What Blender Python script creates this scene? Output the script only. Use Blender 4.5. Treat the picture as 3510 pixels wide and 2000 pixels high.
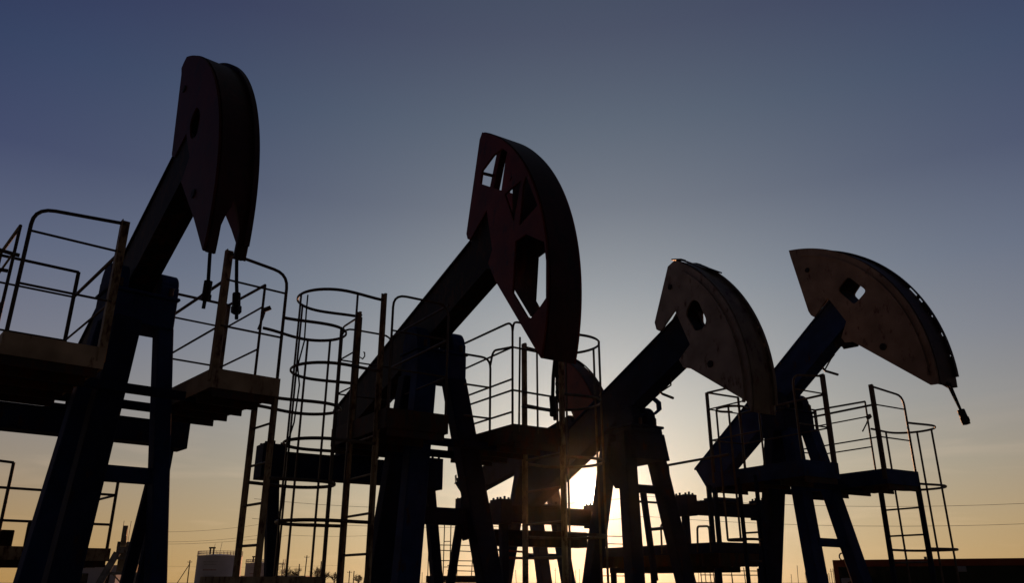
import bpy, bmesh, math, random
from mathutils import Vector, Matrix
random.seed(7)
R = math.radians
for o in list(bpy.data.objects): bpy.data.objects.remove(o)
scene = bpy.context.scene
COL = scene.collection
HAZE = True

# ------------------------------------------------------------------ materials
def paint(name, col, rough=0.5, metal=0.0, var=0.35, rust=0.0, rustcol=(0.09, 0.035, 0.015), scale=3.0, bump=0.15):
    m = bpy.data.materials.new(name); m.use_nodes = True
    nt = m.node_tree; N = nt.nodes; L = nt.links
    b = N['Principled BSDF']; b.inputs['Roughness'].default_value = rough; b.inputs['Metallic'].default_value = metal; b.inputs['Specular IOR Level'].default_value = 0.2
    tc = N.new('ShaderNodeTexCoord')
    no = N.new('ShaderNodeTexNoise'); no.inputs['Scale'].default_value = scale; no.inputs['Detail'].default_value = 7
    L.new(tc.outputs['Object'], no.inputs['Vector'])
    rp = N.new('ShaderNodeValToRGB')
    lo = tuple(c * (1 - var) for c in col); hi = tuple(min(1, c * (1 + var)) for c in col)
    rp.color_ramp.elements[0].position = 0.3; rp.color_ramp.elements[0].color = (*lo, 1)
    rp.color_ramp.elements[1].position = 0.7; rp.color_ramp.elements[1].color = (*hi, 1)
    L.new(no.outputs['Fac'], rp.inputs['Fac'])
    out = rp.outputs['Color']
    if rust > 0:
        n2 = N.new('ShaderNodeTexNoise'); n2.inputs['Scale'].default_value = scale * 2.3; n2.inputs['Detail'].default_value = 9
        n2.inputs['Roughness'].default_value = 0.7
        mp = N.new('ShaderNodeMapping'); mp.inputs['Location'].default_value = (3.1, 1.7, 5.2); mp.inputs['Scale'].default_value = (1, 1, 0.45)
        L.new(tc.outputs['Object'], mp.inputs['Vector']); L.new(mp.outputs['Vector'], n2.inputs['Vector'])
        r2 = N.new('ShaderNodeValToRGB'); r2.color_ramp.elements[0].position = 0.62 - 0.3 * rust; r2.color_ramp.elements[1].position = 0.72 - 0.25 * rust
        L.new(n2.outputs['Fac'], r2.inputs['Fac'])
        mx = N.new('ShaderNodeMixRGB'); L.new(r2.outputs['Color'], mx.inputs['Fac']); L.new(out, mx.inputs['Color1']); mx.inputs['Color2'].default_value = (*rustcol, 1)
        out = mx.outputs['Color']
    L.new(out, b.inputs['Base Color'])
    n3 = N.new('ShaderNodeTexNoise'); n3.inputs['Scale'].default_value = scale * 9; n3.inputs['Detail'].default_value = 4
    L.new(tc.outputs['Object'], n3.inputs['Vector'])
    bp = N.new('ShaderNodeBump'); bp.inputs['Strength'].default_value = bump; bp.inputs['Distance'].default_value = 0.01
    L.new(n3.outputs['Fac'], bp.inputs['Height']); L.new(bp.outputs['Normal'], b.inputs['Normal'])
    return m

M = dict(
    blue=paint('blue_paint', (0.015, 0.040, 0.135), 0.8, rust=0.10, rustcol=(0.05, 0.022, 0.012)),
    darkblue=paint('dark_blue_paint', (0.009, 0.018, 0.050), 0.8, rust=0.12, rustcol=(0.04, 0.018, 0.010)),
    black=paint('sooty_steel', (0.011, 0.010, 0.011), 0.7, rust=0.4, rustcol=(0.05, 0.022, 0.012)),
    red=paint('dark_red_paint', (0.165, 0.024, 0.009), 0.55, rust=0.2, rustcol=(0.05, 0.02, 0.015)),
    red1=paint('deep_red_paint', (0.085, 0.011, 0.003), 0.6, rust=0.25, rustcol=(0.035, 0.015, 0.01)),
    redface=paint('greasy_red_face', (0.045, 0.014, 0.012), 0.6, rust=0.3, rustcol=(0.02, 0.012, 0.01)),
    cream=paint('weathered_cream_paint', (0.37, 0.31, 0.25), 0.6, var=0.3, rust=0.2, rustcol=(0.10, 0.05, 0.03)),
    creamface=paint('cream_face', (0.20, 0.16, 0.11), 0.6, var=0.3, rust=0.35, rustcol=(0.09, 0.03, 0.02)),
    tan=paint('faded_tan_paint', (0.30, 0.225, 0.165), 0.6, var=0.3, rust=0.2, rustcol=(0.09, 0.04, 0.03)),
    tanface=paint('tan_face', (0.06, 0.04, 0.03), 0.6, var=0.3, rust=0.3),
    khaki=paint('khaki_paint', (0.36, 0.29, 0.17), 0.6, rust=0.45, scale=5),
    rail=paint('handrail_steel', (0.09, 0.075, 0.055), 0.5, rust=0.4, rustcol=(0.08, 0.03, 0.02), scale=5),
    deck=paint('deck_plate', (0.05, 0.042, 0.035), 0.7, rust=0.5),
    toe=paint('toe_board_paint', (0.42, 0.34, 0.22), 0.65, rust=0.15, scale=3),
    rope=paint('greased_wire_rope', (0.015, 0.013, 0.012), 0.6, scale=20),
    white=paint('white_tank_paint', (0.70, 0.70, 0.76), 0.6, var=0.08, scale=0.4),
    grey=paint('light_grey_paint', (0.45, 0.46, 0.50), 0.6, var=0.12, scale=1),
    pumpgrey=paint('pale_green_grey_paint', (0.26, 0.28, 0.26), 0.6, rust=0.2),
    wood=paint('weathered_pole_wood', (0.06, 0.045, 0.035), 0.85, scale=4),
    twig=paint('bare_twig_bark', (0.07, 0.05, 0.035), 0.9, scale=4),
    orange=paint('orange_red_fascia', (0.30, 0.06, 0.02), 0.55, var=0.12, rust=0.05),
    green=paint('dark_green_cladding', (0.018, 0.028, 0.016), 0.6, var=0.25, rust=0.0),
    acwhite=paint('aircon_white', (0.35, 0.35, 0.36), 0.5, var=0.06),
    dark=paint('dark_plastic', (0.02, 0.02, 0.02), 0.5),
    ground=paint('dry_soil', (0.26, 0.21, 0.14), 0.95, scale=0.3, bump=0.4),
    red2=paint('red_lettering_band', (0.30, 0.06, 0.05), 0.6),
)

# ------------------------------------------------------------------ mesh helpers
class MB:
    def __init__(s): s.v = []; s.f = []
    def add(s, vs, fs):
        n = len(s.v); s.v += [tuple(v) for v in vs]; s.f += [tuple(i + n for i in f) for f in fs]
    def frame(s, p, q, up):
        p = Vector(p); q = Vector(q); d = (q - p).normalized(); up = Vector(up)
        if abs(d.dot(up)) > 0.98: up = Vector((1, 0, 0)) if abs(d.x) < 0.9 else Vector((0, 1, 0))
        x = d.cross(up).normalized(); y = x.cross(d).normalized()
        return p, q, x, y
    def bar(s, p, q, w, h, up=(0, 0, 1), w2=None, h2=None):
        p, q, x, y = s.frame(p, q, up); w2 = w2 or w; h2 = h2 or h
        vs = []
        for c, a, b in ((p, w, h), (q, w2, h2)):
            for i, j in ((-1, -1), (1, -1), (1, 1), (-1, 1)): vs.append(c + x * i * a / 2 + y * j * b / 2)
        s.add(vs, [(3, 2, 1, 0), (4, 5, 6, 7), (0, 1, 5, 4), (1, 2, 6, 5), (2, 3, 7, 6), (3, 0, 4, 7)])
    def box(s, a, b):
        x0, x1 = sorted((a[0], b[0])); y0, y1 = sorted((a[1], b[1])); z0, z1 = sorted((a[2], b[2]))
        vs = [(x0, y0, z0), (x1, y0, z0), (x1, y1, z0), (x0, y1, z0), (x0, y0, z1), (x1, y0, z1), (x1, y1, z1), (x0, y1, z1)]
        s.add(vs, [(3, 2, 1, 0), (4, 5, 6, 7), (0, 1, 5, 4), (1, 2, 6, 5), (2, 3, 7, 6), (3, 0, 4, 7)])
    def tube(s, pts, r, n=7, closed=False, flat=None):
        P = [Vector(p) for p in pts]; m = len(P); rings = []; ref = None
        for i, p in enumerate(P):
            if closed: t = (P[(i + 1) % m] - P[i - 1])
            else: t = (P[min(i + 1, m - 1)] - P[max(i - 1, 0)])
            t.normalize()
            if ref is None:
                up = Vector((0, 0, 1)) if abs(t.z) < 0.9 else Vector((1, 0, 0))
                ref = (up - t * up.dot(t)).normalized()
            else:
                ref = (ref - t * ref.dot(t))
                if ref.length < 1e-4: ref = t.orthogonal()
                ref.normalize()
            b = t.cross(ref)
            rx, ry = (r, r) if flat is None else (flat[0], flat[1])
            rings.append([p + ref * math.cos(k * 2 * math.pi / n) * rx + b * math.sin(k * 2 * math.pi / n) * ry for k in range(n)])
        vs = [v for rg in rings for v in rg]; fs = []
        for i in range(m if closed else m - 1):
            j = (i + 1) % m
            for k in range(n): fs.append((i * n + k, i * n + (k + 1) % n, j * n + (k + 1) % n, j * n + k))
        if not closed:
            fs.append(tuple(range(n - 1, -1, -1))); fs.append(tuple((m - 1) * n + k for k in range(n)))
        s.add(vs, fs)
    def prism(s, poly, y0, y1):       # outline in the x-z plane, given thickness along y
        n = len(poly)
        vs = [(x, y0, z) for x, z in poly] + [(x, y1, z) for x, z in poly]
        s.add(vs, [tuple(range(n)), tuple(range(2 * n - 1, n - 1, -1))] + [(i, i + n, (i + 1) % n + n, (i + 1) % n) for i in range(n)])
    def cyl(s, c, r, h, n=32, r2=None):
        r2 = r if r2 is None else r2
        vs = [(c[0] + r * math.cos(k * 2 * math.pi / n), c[1] + r * math.sin(k * 2 * math.pi / n), c[2]) for k in range(n)]
        vs += [(c[0] + r2 * math.cos(k * 2 * math.pi / n), c[1] + r2 * math.sin(k * 2 * math.pi / n), c[2] + h) for k in range(n)]
        s.add(vs, [tuple(range(n - 1, -1, -1)), tuple(range(n, 2 * n))] + [(k, (k + 1) % n, (k + 1) % n + n, k + n) for k in range(n)])
    def build(s, name, mat, parent=None, bevel=0.0, smooth=False):
        me = bpy.data.meshes.new(name); me.from_pydata(s.v, [], s.f); me.update()
        bm = bmesh.new(); bm.from_mesh(me); bmesh.ops.recalc_face_normals(bm, faces=bm.faces)
        if bevel > 0:
            es = [e for e in bm.edges if len(e.link_faces) == 2 and e.calc_face_angle(0) > 0.6]
            bmesh.ops.bevel(bm, geom=es, offset=bevel, segments=1, affect='EDGES', clamp_overlap=True)
        bm.to_mesh(me); bm.free()
        if smooth:
            for p in me.polygons: p.use_smooth = True
        return link(name, me, mat, parent)

def link(name, me, mat, parent=None):
    o = bpy.data.objects.new(name, me); COL.objects.link(o)
    if mat is not None: me.materials.append(M[mat] if isinstance(mat, str) else mat)
    if parent is not None: o.parent = parent
    return o

def tag(o, label, cat, group=None, kind=None):
    if label: o['label'] = label
    if cat: o['category'] = cat
    if group: o['group'] = group
    if kind: o['kind'] = kind
    return o

def root(name, loc, rz, label, cat, group=None):
    o = bpy.data.objects.new(name, None); COL.objects.link(o); o.location = loc; o.rotation_euler = (0, 0, rz)
    o.empty_display_size = 0.3
    return tag(o, label, cat, group)

def plate(name, outline, holes, y, t, mat, parent):
    """flat steel plate with cut-outs: outline and holes in the x-z plane, thickness t centred on y"""
    cu = bpy.data.curves.new(name, 'CURVE'); cu.dimensions = '2D'; cu.fill_mode = 'BOTH'; cu.extrude = t / 2
    for poly in [outline] + holes:
        sp = cu.splines.new('POLY'); sp.points.add(len(poly) - 1); sp.use_cyclic_u = True
        for i, (a, b) in enumerate(poly): sp.points[i].co = (a, b, 0, 1)
    tmp = bpy.data.objects.new('tmp', cu); COL.objects.link(tmp)
    dg = bpy.context.evaluated_depsgraph_get()
    me = bpy.data.meshes.new_from_object(tmp.evaluated_get(dg))
    bpy.data.objects.remove(tmp); bpy.data.curves.remove(cu)
    me.materials.clear(); me.name = name
    for v in me.vertices: v.co = (v.co.x, y + v.co.z, v.co.y)
    bm = bmesh.new(); bm.from_mesh(me); bmesh.ops.remove_doubles(bm, verts=bm.verts, dist=1e-5)
    bmesh.ops.recalc_face_normals(bm, faces=bm.faces); bm.to_mesh(me); bm.free()
    return link(name, me, mat, parent)

def fillet(pts, rad, n=5):
    out = [Vector(pts[0])]
    for i in range(1, len(pts) - 1):
        a, b, c = Vector(pts[i - 1]), Vector(pts[i]), Vector(pts[i + 1])
        u = (a - b); v = (c - b); r = min(rad, u.length * 0.45, v.length * 0.45); u.normalize(); v.normalize()
        p0 = b + u * r; p2 = b + v * r
        for k in range(n + 1):
            t = k / n; out.append(p0 * (1 - t) ** 2 + b * 2 * t * (1 - t) + p2 * t * t)
    out.append(Vector(pts[-1])); return out

def arc(c, r, a0, a1, n):
    return [(c[0] + r * math.cos(R(a0 + (a1 - a0) * k / n)), c[1] + r * math.sin(R(a0 + (a1 - a0) * k / n))) for k in range(n + 1)]

def rounded(poly, r):
    q = fillet([(x, 0, z) for x, z in poly + poly[:2]], r, 4)
    q = q[1:-1]; n = 5 * len(poly)
    return [(v.x, v.z) for v in q[:n]]

# ------------------------------------------------------------------ pumpjack parts
def head(p, C, rad, a0, a1, inner, holes, mat, facemat, notch=None, fa0=None, guard_gaps=(), band=True, lining=None, plugs=(), back=None, far_holes=None, W=0.21, cheek=0.165):
    """horsehead: two sector plates joined by the curved wire-rope face"""
    n = 40
    f0 = fa0 if fa0 is not None else a0
    mb = MB(); prev = None
    segs = []
    for k in range(n + 1):
        th = f0 + (a1 - f0) * k / n
        segs.append(th)
    def ring(th, y0, y1, ri=0.0, ro=0.03):
        c, s_ = math.cos(R(th)), math.sin(R(th))
        return [(C[0] + (rad - 0.001 + d) * c, y, C[1] + (rad - 0.001 + d) * s_) for y in (y0, y1) for d in (-0.03, 0.012)]
    def strip(fy):
        last = None; vs = []; fs = []
        for th in segs:
            y = fy(th)
            if y is None: last = None; continue
            vs += ring(th, *y); i = len(vs) - 4
            if last is not None:
                a, b = last, i
                fs.extend([(a, b, b + 1, a + 1), (a + 2, a + 3, b + 3, b + 2), (a, a + 2, b + 2, b), (a + 1, b + 1, b + 3, a + 3)])
            last = i
        mb.add(vs, fs)
    if notch is None:
        strip(lambda th: (-W + 0.016, W - 0.016))
    else:
        def half(sgn):
            def f(th):
                if th >= notch: g = 0.0
                else: g = min(0.085, 0.085 * (notch - th) / 6.0)
                return (-W + 0.016, -g) if sgn < 0 else (g, W - 0.016)
            return f
        strip(half(-1)); strip(half(1))
    # stiffener behind the rear edge and between the plates
    q0, q1 = Vector((inner[0][0], 0, inner[0][1])), Vector((inner[1][0], 0, inner[1][1]))
    hd = mb.build('horse_head', facemat, p)
    outline = arc(C, rad, a1, a0, 44) + inner
    for y in (-W, W):
        plate('side_plate', outline, holes if (y < 0 or far_holes is None) else far_holes, y, 0.03, mat, hd)
    if lining:      # sleeve welded round the opening, from plate to plate
        ln = MB(); n_ = len(lining); vs = []
        farp = far_holes[0] if far_holes else lining
        for k_, y, pp_ in ((1.0, -W + 0.014, lining), (1.0, W - 0.014, farp), (1.04, W - 0.014, farp), (1.04, -W + 0.014, lining)):
            cx = sum(q[0] for q in pp_) / n_; cz = sum(q[1] for q in pp_) / n_
            vs += [(cx + (x - cx) * k_, y, cz + (z - cz) * k_) for x, z in pp_]
        ln.add(vs, [(a * n_ + i, a * n_ + (i + 1) % n_, ((a + 1) % 4) * n_ + (i + 1) % n_, ((a + 1) % 4) * n_ + i) for a in range(4) for i in range(n_)])
        ln.build('hole_sleeve', 'black', hd)
    for px_, pz_, pr_ in plugs:
        for sg in (-1, 1):
            pm = MB(); pm.tube([(px_, sg * (W - 0.02), pz_), (px_, sg * (W + 0.028), pz_)], pr_, 12); pm.build('pin_plug', 'black', hd)
    if back:        # cheek plates beside the beam, inside the notch
        for sg in (-1, 1):
            plate('cheek_plate', back, [], sg * cheek, 0.02, 'black', hd)
    if band:      # raised edge strip welded just inside the arc on each side plate
        for sg in (-1, 1):
            b = MB(); vs = []; fs = []
            for k in range(n + 1):
                th = a0 - 6 + (a1 + 3 - a0 + 6) * k / n
                for rr in (rad - 0.13, rad - 0.10):
                    for y in (sg * (W + 0.012), sg * (W + 0.045)):
                        vs.append((C[0] + rr * math.cos(R(th)), y, C[1] + rr * math.sin(R(th))))
                i = len(vs) - 4
                if k: 
                    a = i - 4
                    fs.extend([(a, i, i + 1, a + 1), (a + 2, a + 3, i + 3, i + 2), (a, a + 2, i + 2, i), (a + 1, i + 1, i + 3, a + 3)])
            b.add(vs, fs); b.build('edge_strip', mat, hd)
    if guard_gaps:
        g = MB()
        cur = a0 - 2
        lo = a1 + 3
        pts = arc(C, rad + 0.045, a0 - 1, lo, 40)
        for sg in (1,):
            y = sg * (W - 0.02)
            for i in range(40): g.bar((pts[i][0], y, pts[i][1]), (pts[i + 1][0], y, pts[i + 1][1]), 0.014, 0.05, up=(0, 1, 0))
            solid = []; s0 = a0 - 1
            for ga, gb in guard_gaps:
                solid.append((s0, ga)); s0 = gb
            solid.append((s0, lo))
            for u, v in solid:
                m_ = max(2, int(abs(u - v) / 1.5)); pp = arc(C, rad + 0.024, u, v, m_)
                for i in range(m_): g.bar((pp[i][0], y, pp[i][1]), (pp[i + 1][0], y, pp[i + 1][1]), 0.036, 0.04, up=(0, 1, 0))
        g.build('rope_guard', facemat, hd)
    return hd

def beam(p, zt0, m, drop, s0, s1, mat, tail_cut=0.25, W=0.14):
    mb = MB(); t = 0.03
    top = lambda s_: zt0 + m * s_
    bot = lambda s_: zt0 - drop + m * s_
    sb = s0 + tail_cut
    mb.prism([(s0, top(s0) - t), (s1, top(s1) - t), (s1 + 0.2, bot(s1 + 0.2) + t), (sb, bot(sb) + t)], -W + 0.02, W - 0.02)
    b = mb.build('walking_beam', mat, p, bevel=0.006)
    f = MB(); f.prism([(s0 - 0.01, top(s0 - 0.01)), (s1 - 0.02, top(s1 - 0.02)), (s1 - 0.02, top(s1 - 0.02) - t - 0.002), (s0 - 0.01, top(s0 - 0.01) - t - 0.002)], -W, W); f.build('flange', mat, b)
    f = MB(); f.prism([(sb - 0.01, bot(sb - 0.01) + t + 0.002), (s1 + 0.15, bot(s1 + 0.15) + t + 0.002), (s1 + 0.15, bot(s1 + 0.15)), (sb - 0.01, bot(sb - 0.01))], -W, W); f.build('flange', mat, b)
    return b, top, bot

def saddle(p, zp, mat, A=0.24, Lb=0.36, l0=0.17, l1=0.365):
    mb = MB(); mb.box((-A, -Lb, zp - 0.50), (A, Lb, zp - 0.17)); mb.box((-A - 0.03, -Lb - 0.02, zp - 0.17), (A + 0.03, Lb + 0.02, zp - 0.13))
    mb.build('post_cap', mat, p, bevel=0.012)
    for sg in (-1, 1):
        b = MB(); b.prism([(-0.21, zp - 0.128), (0.21, zp - 0.128), (0.21, zp)] + arc((0, zp), 0.19, 0, 180, 12) + [(-0.21, zp)], sg * l0, sg * l1)
        o = b.build('saddle_bearing', mat, p, bevel=0.01)
        for a in (-0.26, 0.26):
            c = MB(); c.cyl((a, sg * (l0 + l1) / 2, zp - 0.13), 0.025, 0.09, 8); c.build('anchor_bolt', 'rail', o)

def equalizer(p, A, z0, z1, L0, L1, mat, w=0.24, hs=0.17, house=True, zbeam=None, Lc=0.0):
    mb = MB(); mb.box((A - w / 2, L0, z0), (A + w / 2, L1, z1)); mb.box((A - w / 2 - 0.03, L0 + 0.1, z1 - 0.025), (A + w / 2 + 0.03, L1 - 0.1, z1 + 0.003)); mb.box((A - w / 2 - 0.03, L0 + 0.1, z0 - 0.003), (A + w / 2 + 0.03, L1 - 0.1, z0 + 0.025))
    e = mb.build('equalizer', mat, p, bevel=0.008)
    if house:
        for L in (L0, L1):
            h = MB(); h.box((A - 0.19, L - hs, z0 - 0.04), (A + 0.19, L + hs, z1 + 0.10))
            for da in (-0.12, 0.12):
                for dl in (-hs * 0.7, 0, hs * 0.7): h.cyl((A + da, L + dl, z1 + 0.10), 0.022, 0.035 + 0.02 * (dl == 0), 8)
            h.build('bearing_housing', mat, e, bevel=0.006)
    if zbeam:
        h = MB(); h.box((A - 0.16, Lc - 0.27, z1), (A + 0.16, Lc + 0.27, zbeam + 0.02)); h.box((A - 0.22, Lc - 0.33, z1), (A + 0.22, Lc + 0.33, z1 + 0.05))
        for dl in (-0.3, 0.3): h.cyl((A + 0.15, Lc + dl, z1 + 0.05), 0.03, 0.06, 8)
        h.build('tail_bearing', mat, e, bevel=0.008)
    return e

def pitman(p, a, b, mat, w=0.14):
    mb = MB(); mb.bar(a, b, w, w * 0.8, up=(1, 0, 0)); mb.build('pitman_arm', mat, p, bevel=0.006)

def leg(p, top, bot, w, d, mat, up=(1, 0, 0)):
    top = Vector(top); bot = Vector(bot); dd = (bot - top)
    q = top + dd * ((top.z - 0.02) / (top.z - bot.z))
    mb = MB(); mb.bar(top, q, w, d, up=up)
    return mb.build('post_leg', mat, p, bevel=0.012)



def brace(p, a, b, w, h, mat='darkblue', name='cross_brace', up=(0, 0, 1)):
    mb = MB(); mb.bar(a, b, w, h, up=up); return mb.build(name, mat, p, bevel=0.004)

def rope(p, pts, r, clamp_at=None, sz=(0.07, 0.11), end=None, flex=True):
    mb = MB(); mb.tube(pts, r, 7); o = mb.build('wire_rope', 'rope', p)
    if clamp_at is not None:
        a, b = clamp_at; c = MB()
        a = Vector(a); b = Vector(b)
        c.tube([a, a + (b - a) * 0.12, a + (b - a) * 0.16, a + (b - a) * 0.8, a + (b - a) * 0.84, b], sz[0], 9)
        c.tube([a + (b - a) * 0.75, b + (b - a) * 0.08], sz[0] * 1.25, 6)
        c.build('rope_clamp', 'rope', o, bevel=0)
    return o

def deckbox(p, A0, A1, L0, L1, zt, toe=0.13, thick=0.05, mat='deck', toemat='toe', name='service_platform', drop=0.10):
    mb = MB(); zd = zt - toe
    mb.box((A0, L0, zd - thick), (A1, L1, zd))
    n = max(2, int((A1 - A0) / 0.4))
    for i in range(n + 1):      # joists under the deck
        a = A0 + 0.02 + (A1 - A0 - 0.06) * i / n
        mb.box((a, L0 + 0.03, zd - thick - drop), (a + 0.025, L1 - 0.03, zd - thick + 0.002))
    d = mb.build(name, mat, p)
    e = 0.006
    for a, b in (((A0 - e, L0 - e, zd - thick - 0.02), (A0, L1 + e, zt)), ((A1, L0 - e, zd - thick - 0.02), (A1 + e, L1 + e, zt)),
                 ((A0 + 0.001, L0 - e, zd - thick - 0.02), (A1 - 0.001, L0 - 0.0005, zt)), ((A0 + 0.001, L1 + 0.0005, zd - thick - 0.02), (A1 - 0.001, L1 + e, zt))):
        t = MB(); t.box(a, b); t.build('toe_board', toemat, d)
    return d

def rails(d, polys, r=0.018, mat='rail', name='handrail', rad=0.0):
    for pl in polys:
        mb = MB(); mb.tube(fillet(pl, rad) if rad and len(pl) > 2 else pl, r, 7); mb.build(name, mat, d)

def post(d, a, b, w=0.06, mat='khaki', name='rail_post'):
    mb = MB(); mb.bar(a, b, w, 0.008, up=(1, 0, 0)); mb.bar(Vector(a) + Vector((0, -w / 2, 0)), Vector(b) + Vector((0, -w / 2, 0)), 0.008, w, up=(1, 0, 0))
    mb.build(name, mat, d)

def ladder(p, rl0, rl1, ztop0, ztop1, zbot, rungs, hoops, out, bulge, mat='khaki', railw=0.075, straps=(0.2, 0.38, 0.5, 0.62, 0.8), hoop_r=0.015, cage_bot=None, wmin=0.36):
    """rl0, rl1: (A, L) of the two rails; out: unit (A, L) direction the safety cage bulges to"""
    o = None
    for i, ((a, l), zt) in enumerate(((rl0, ztop0), (rl1, ztop1))):
        mb = MB(); mb.bar((a, l, zbot), (a, l, zt), railw, 0.03, up=(out[0], out[1], 0)); mb.bar((a + out[0] * 0.012, l + out[1] * 0.012, zbot), (a + out[0] * 0.012, l + out[1] * 0.012, zt), 0.012, railw * 0.8, up=(out[0], out[1], 0))
        if i == 0: o = mb.build('access_ladder', mat, p)
        else: mb.build('ladder_rail', mat, o)
    for z in rungs:
        mb = MB(); mb.tube([(*rl0, z), (*rl1, z)], 0.014, 6); mb.build('rung', 'rail', o)
    def U(t, z):
        c0 = Vector((*rl0, z)); c1 = Vector((*rl1, z)); mid = (c0 + c1) / 2; hw = (c1 - c0) / 2; ov = Vector((*out, 0))
        wd = hw.normalized() * max(hw.length + 0.06, wmin)
        s_ = bulge - wd.length * 0.95
        # straight shanks flaring out, then a half circle
        if t < 0.22:
            k = t / 0.22; e = k * k * (3 - 2 * k); return mid - hw * (1 - e) - wd * e + ov * s_ * k
        if t > 0.78:
            k = (1 - t) / 0.22; e = k * k * (3 - 2 * k); return mid + hw * (1 - e) + wd * e + ov * s_ * k
        a = math.pi * (t - 0.22) / 0.56
        return mid - wd * math.cos(a) + ov * (s_ + wd.length * 0.95 * math.sin(a))
    for z in hoops:
        mb = MB(); mb.tube([U(k / 36, z) for k in range(37)], 0.0, 6, flat=(hoop_r * 1.25, hoop_r * 0.8)); mb.build('cage_hoop', 'rail', o)
    if hoops:
        zt, zb = max(hoops), (min(hoops) if cage_bot is None else cage_bot)
        for t in straps:
            a = U(t, zt); b = U(t, zb); mb = MB(); mb.bar(a, b, 0.028, 0.016, up=(out[0], out[1], 0)); mb.build('cage_strap', 'rail', o)
    return o

def side_platform(p, side, A0, A1, Lin, Lout, zt, lad, top=1.27, mid=0.97, low=0.46, rad=0.0, r=0.0155, postmat='khaki', thick_inner=True, back=True, toemat='toe', toe=0.13, inner_from=None, back_top=None):
    back_top = top if back_top is None else back_top
    """walkway beside the beam: tall frame on the front edge, rails on the inner and outer edges"""
    s = side
    d = deckbox(p, A0, A1, min(s * Lin, s * Lout), max(s * Lin, s * Lout), zt, toe=toe, toemat=toemat)
    z0 = zt - toe
    af, ab = A1 - 0.02, A0 + 0.02
    li, lo = s * (Lin + 0.02), s * (Lout - 0.02)
    H = lambda h: zt + h
    # front tall frame
    if rad: rails(d, [[(af, li, z0), (af, li, H(top)), (af, lo, H(top)), (af, lo, z0)]], r, rad=rad)
    else:
        post(d, (af, li, z0), (af, li, H(top + 0.03)), 0.075, postmat)
        rails(d, [[(af, li, H(top)), (af, lo, H(top - 0.07)), (af, lo, z0)]], r * 1.15, rad=0.17)
    rails(d, [[(af, li, H(mid)), (af, lo, H(mid))], [(af, li, H(low)), (af, lo, H(low))]], r * 0.75)
    # inner edge
    ib = ab if inner_from is None else inner_from
    rails(d, [[(af, li, H(mid)), (ib, li, H(mid))]], r * (1.15 if thick_inner else 0.8))
    rails(d, [[(af, li, H(low)), (ib, li, H(low))]], r * 0.75)
    if rad: rails(d, [[(af, li, H(top)), (ib, li, H(top))]], r)
    # rear outer corner
    if back:
        if rad: 
            rails(d, [[(ab, lo, z0), (ab, lo, H(top)), (ab, li, H(top)), (ab, li, z0)]], r * 0.9, rad=rad)
            rails(d, [[(ab, lo, H(top - 0.15)), (ab + 0.02, lo, H(top)), (lad, lo, H(top))]], r * 0.9, rad=0.15)
        else:
            post(d, (ab, lo, z0), (ab, lo, H(top)), 0.05, postmat)
            rails(d, [[(ab, lo, H(back_top)), (ab, li, H(back_top))], [(ab, lo, H(top)), (lad, lo, H(top - 0.03))]], r * (1.1 if back_top == top else 1.6))
        rails(d, [[(ab, lo, H(mid)), (ab, li, H(mid))], [(ab, lo, H(low)), (ab, li, H(low))], [(ab, lo, H(mid)), (lad, lo, H(mid))], [(ab, lo, H(low)), (lad, lo, H(low))]], r * 0.75)
        rails(d, [[(lad, lo, z0), (lad, lo, H(top - 0.03))]], r)
        if not rad: rails(d, [[(ab, li, z0), (ab, li, H(back_top))]], r * 1.4)
    return d

def support_beams(p, z, As, L0, L1, mat='darkblue', h=0.09):
    for a in As:
        mb = MB(); mb.box((a - 0.04, L0, z - h), (a + 0.04, L1, z)); mb.build('support_beam', mat, p, bevel=0.003)

def lower_works(p, A=-3.2, L=0.45, zc=1.15):
    """skid frame, reducer and cranks that stand on the ground"""
    mb = MB()
    for l in (-0.55, 0.55): mb.box((-5.0, l - 0.09, 0.0), (1.6, l + 0.09, 0.22))
    for a in (-4.9, -3.2, -1.6, 0.0, 1.45): mb.box((a - 0.08, -0.46, 0.02), (a + 0.08, 0.46, 0.2))
    mb.build('base_skid', 'black', p)

GP = 'pumpjacks on the well pad'
def mk(name, O, h, label, group=GP):
    return root(name, (O[0], O[1], 0), R(90 - h), label, 'pumpjack', group)

# ================================================================== P1, left, nearest
p = mk('pumpjack', (-4.2, 8.4), 139, 'tallest dark red pumpjack at the left, its narrow head seen nearly from the front')
beam(p, 5.46, 0.546, 0.75, -2.2, 1.58, 'black', tail_cut=0.3)
C1 = (0.075, 4.85)
head(p, C1, 2.50, 67.5, -12.5, [(0.95, 7.12), (0.90, 7.08), (0.94, 6.98), (1.09, 5.87), (1.20, 5.80), (1.48, 5.96), (1.72, 5.58), (1.57, 5.36), (2.14, 4.75), (2.49, 4.33)],
     [rounded([(1.68, 6.20), (1.86, 6.02), (1.84, 5.76), (1.66, 5.80), (1.54, 6.05)], 0.1)],
     'red1', 'redface', W=0.178, lining=rounded([(1.68, 6.20), (1.86, 6.02), (1.84, 5.76), (1.66, 5.80), (1.54, 6.05)], 0.1), plugs=((1.17, 6.66, 0.04), (2.03, 5.05, 0.045)), back=[(1.12, 5.87), (1.45, 6.1), (1.9, 5.6), (1.7, 5.2)], notch=0.0, guard_gaps=((62, 60.5), (54, 53), (47, 46), (28, 27), (6, 5)), band=False)
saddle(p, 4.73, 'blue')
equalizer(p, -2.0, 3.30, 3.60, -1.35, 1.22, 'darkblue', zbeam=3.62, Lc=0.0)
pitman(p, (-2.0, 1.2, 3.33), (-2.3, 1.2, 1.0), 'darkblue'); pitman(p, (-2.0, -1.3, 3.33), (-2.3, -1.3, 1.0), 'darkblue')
leg(p, (0.2, -0.13, 4.25), (0.55, -0.37, 1.82), 0.27, 0.24, 'darkblue')
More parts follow.
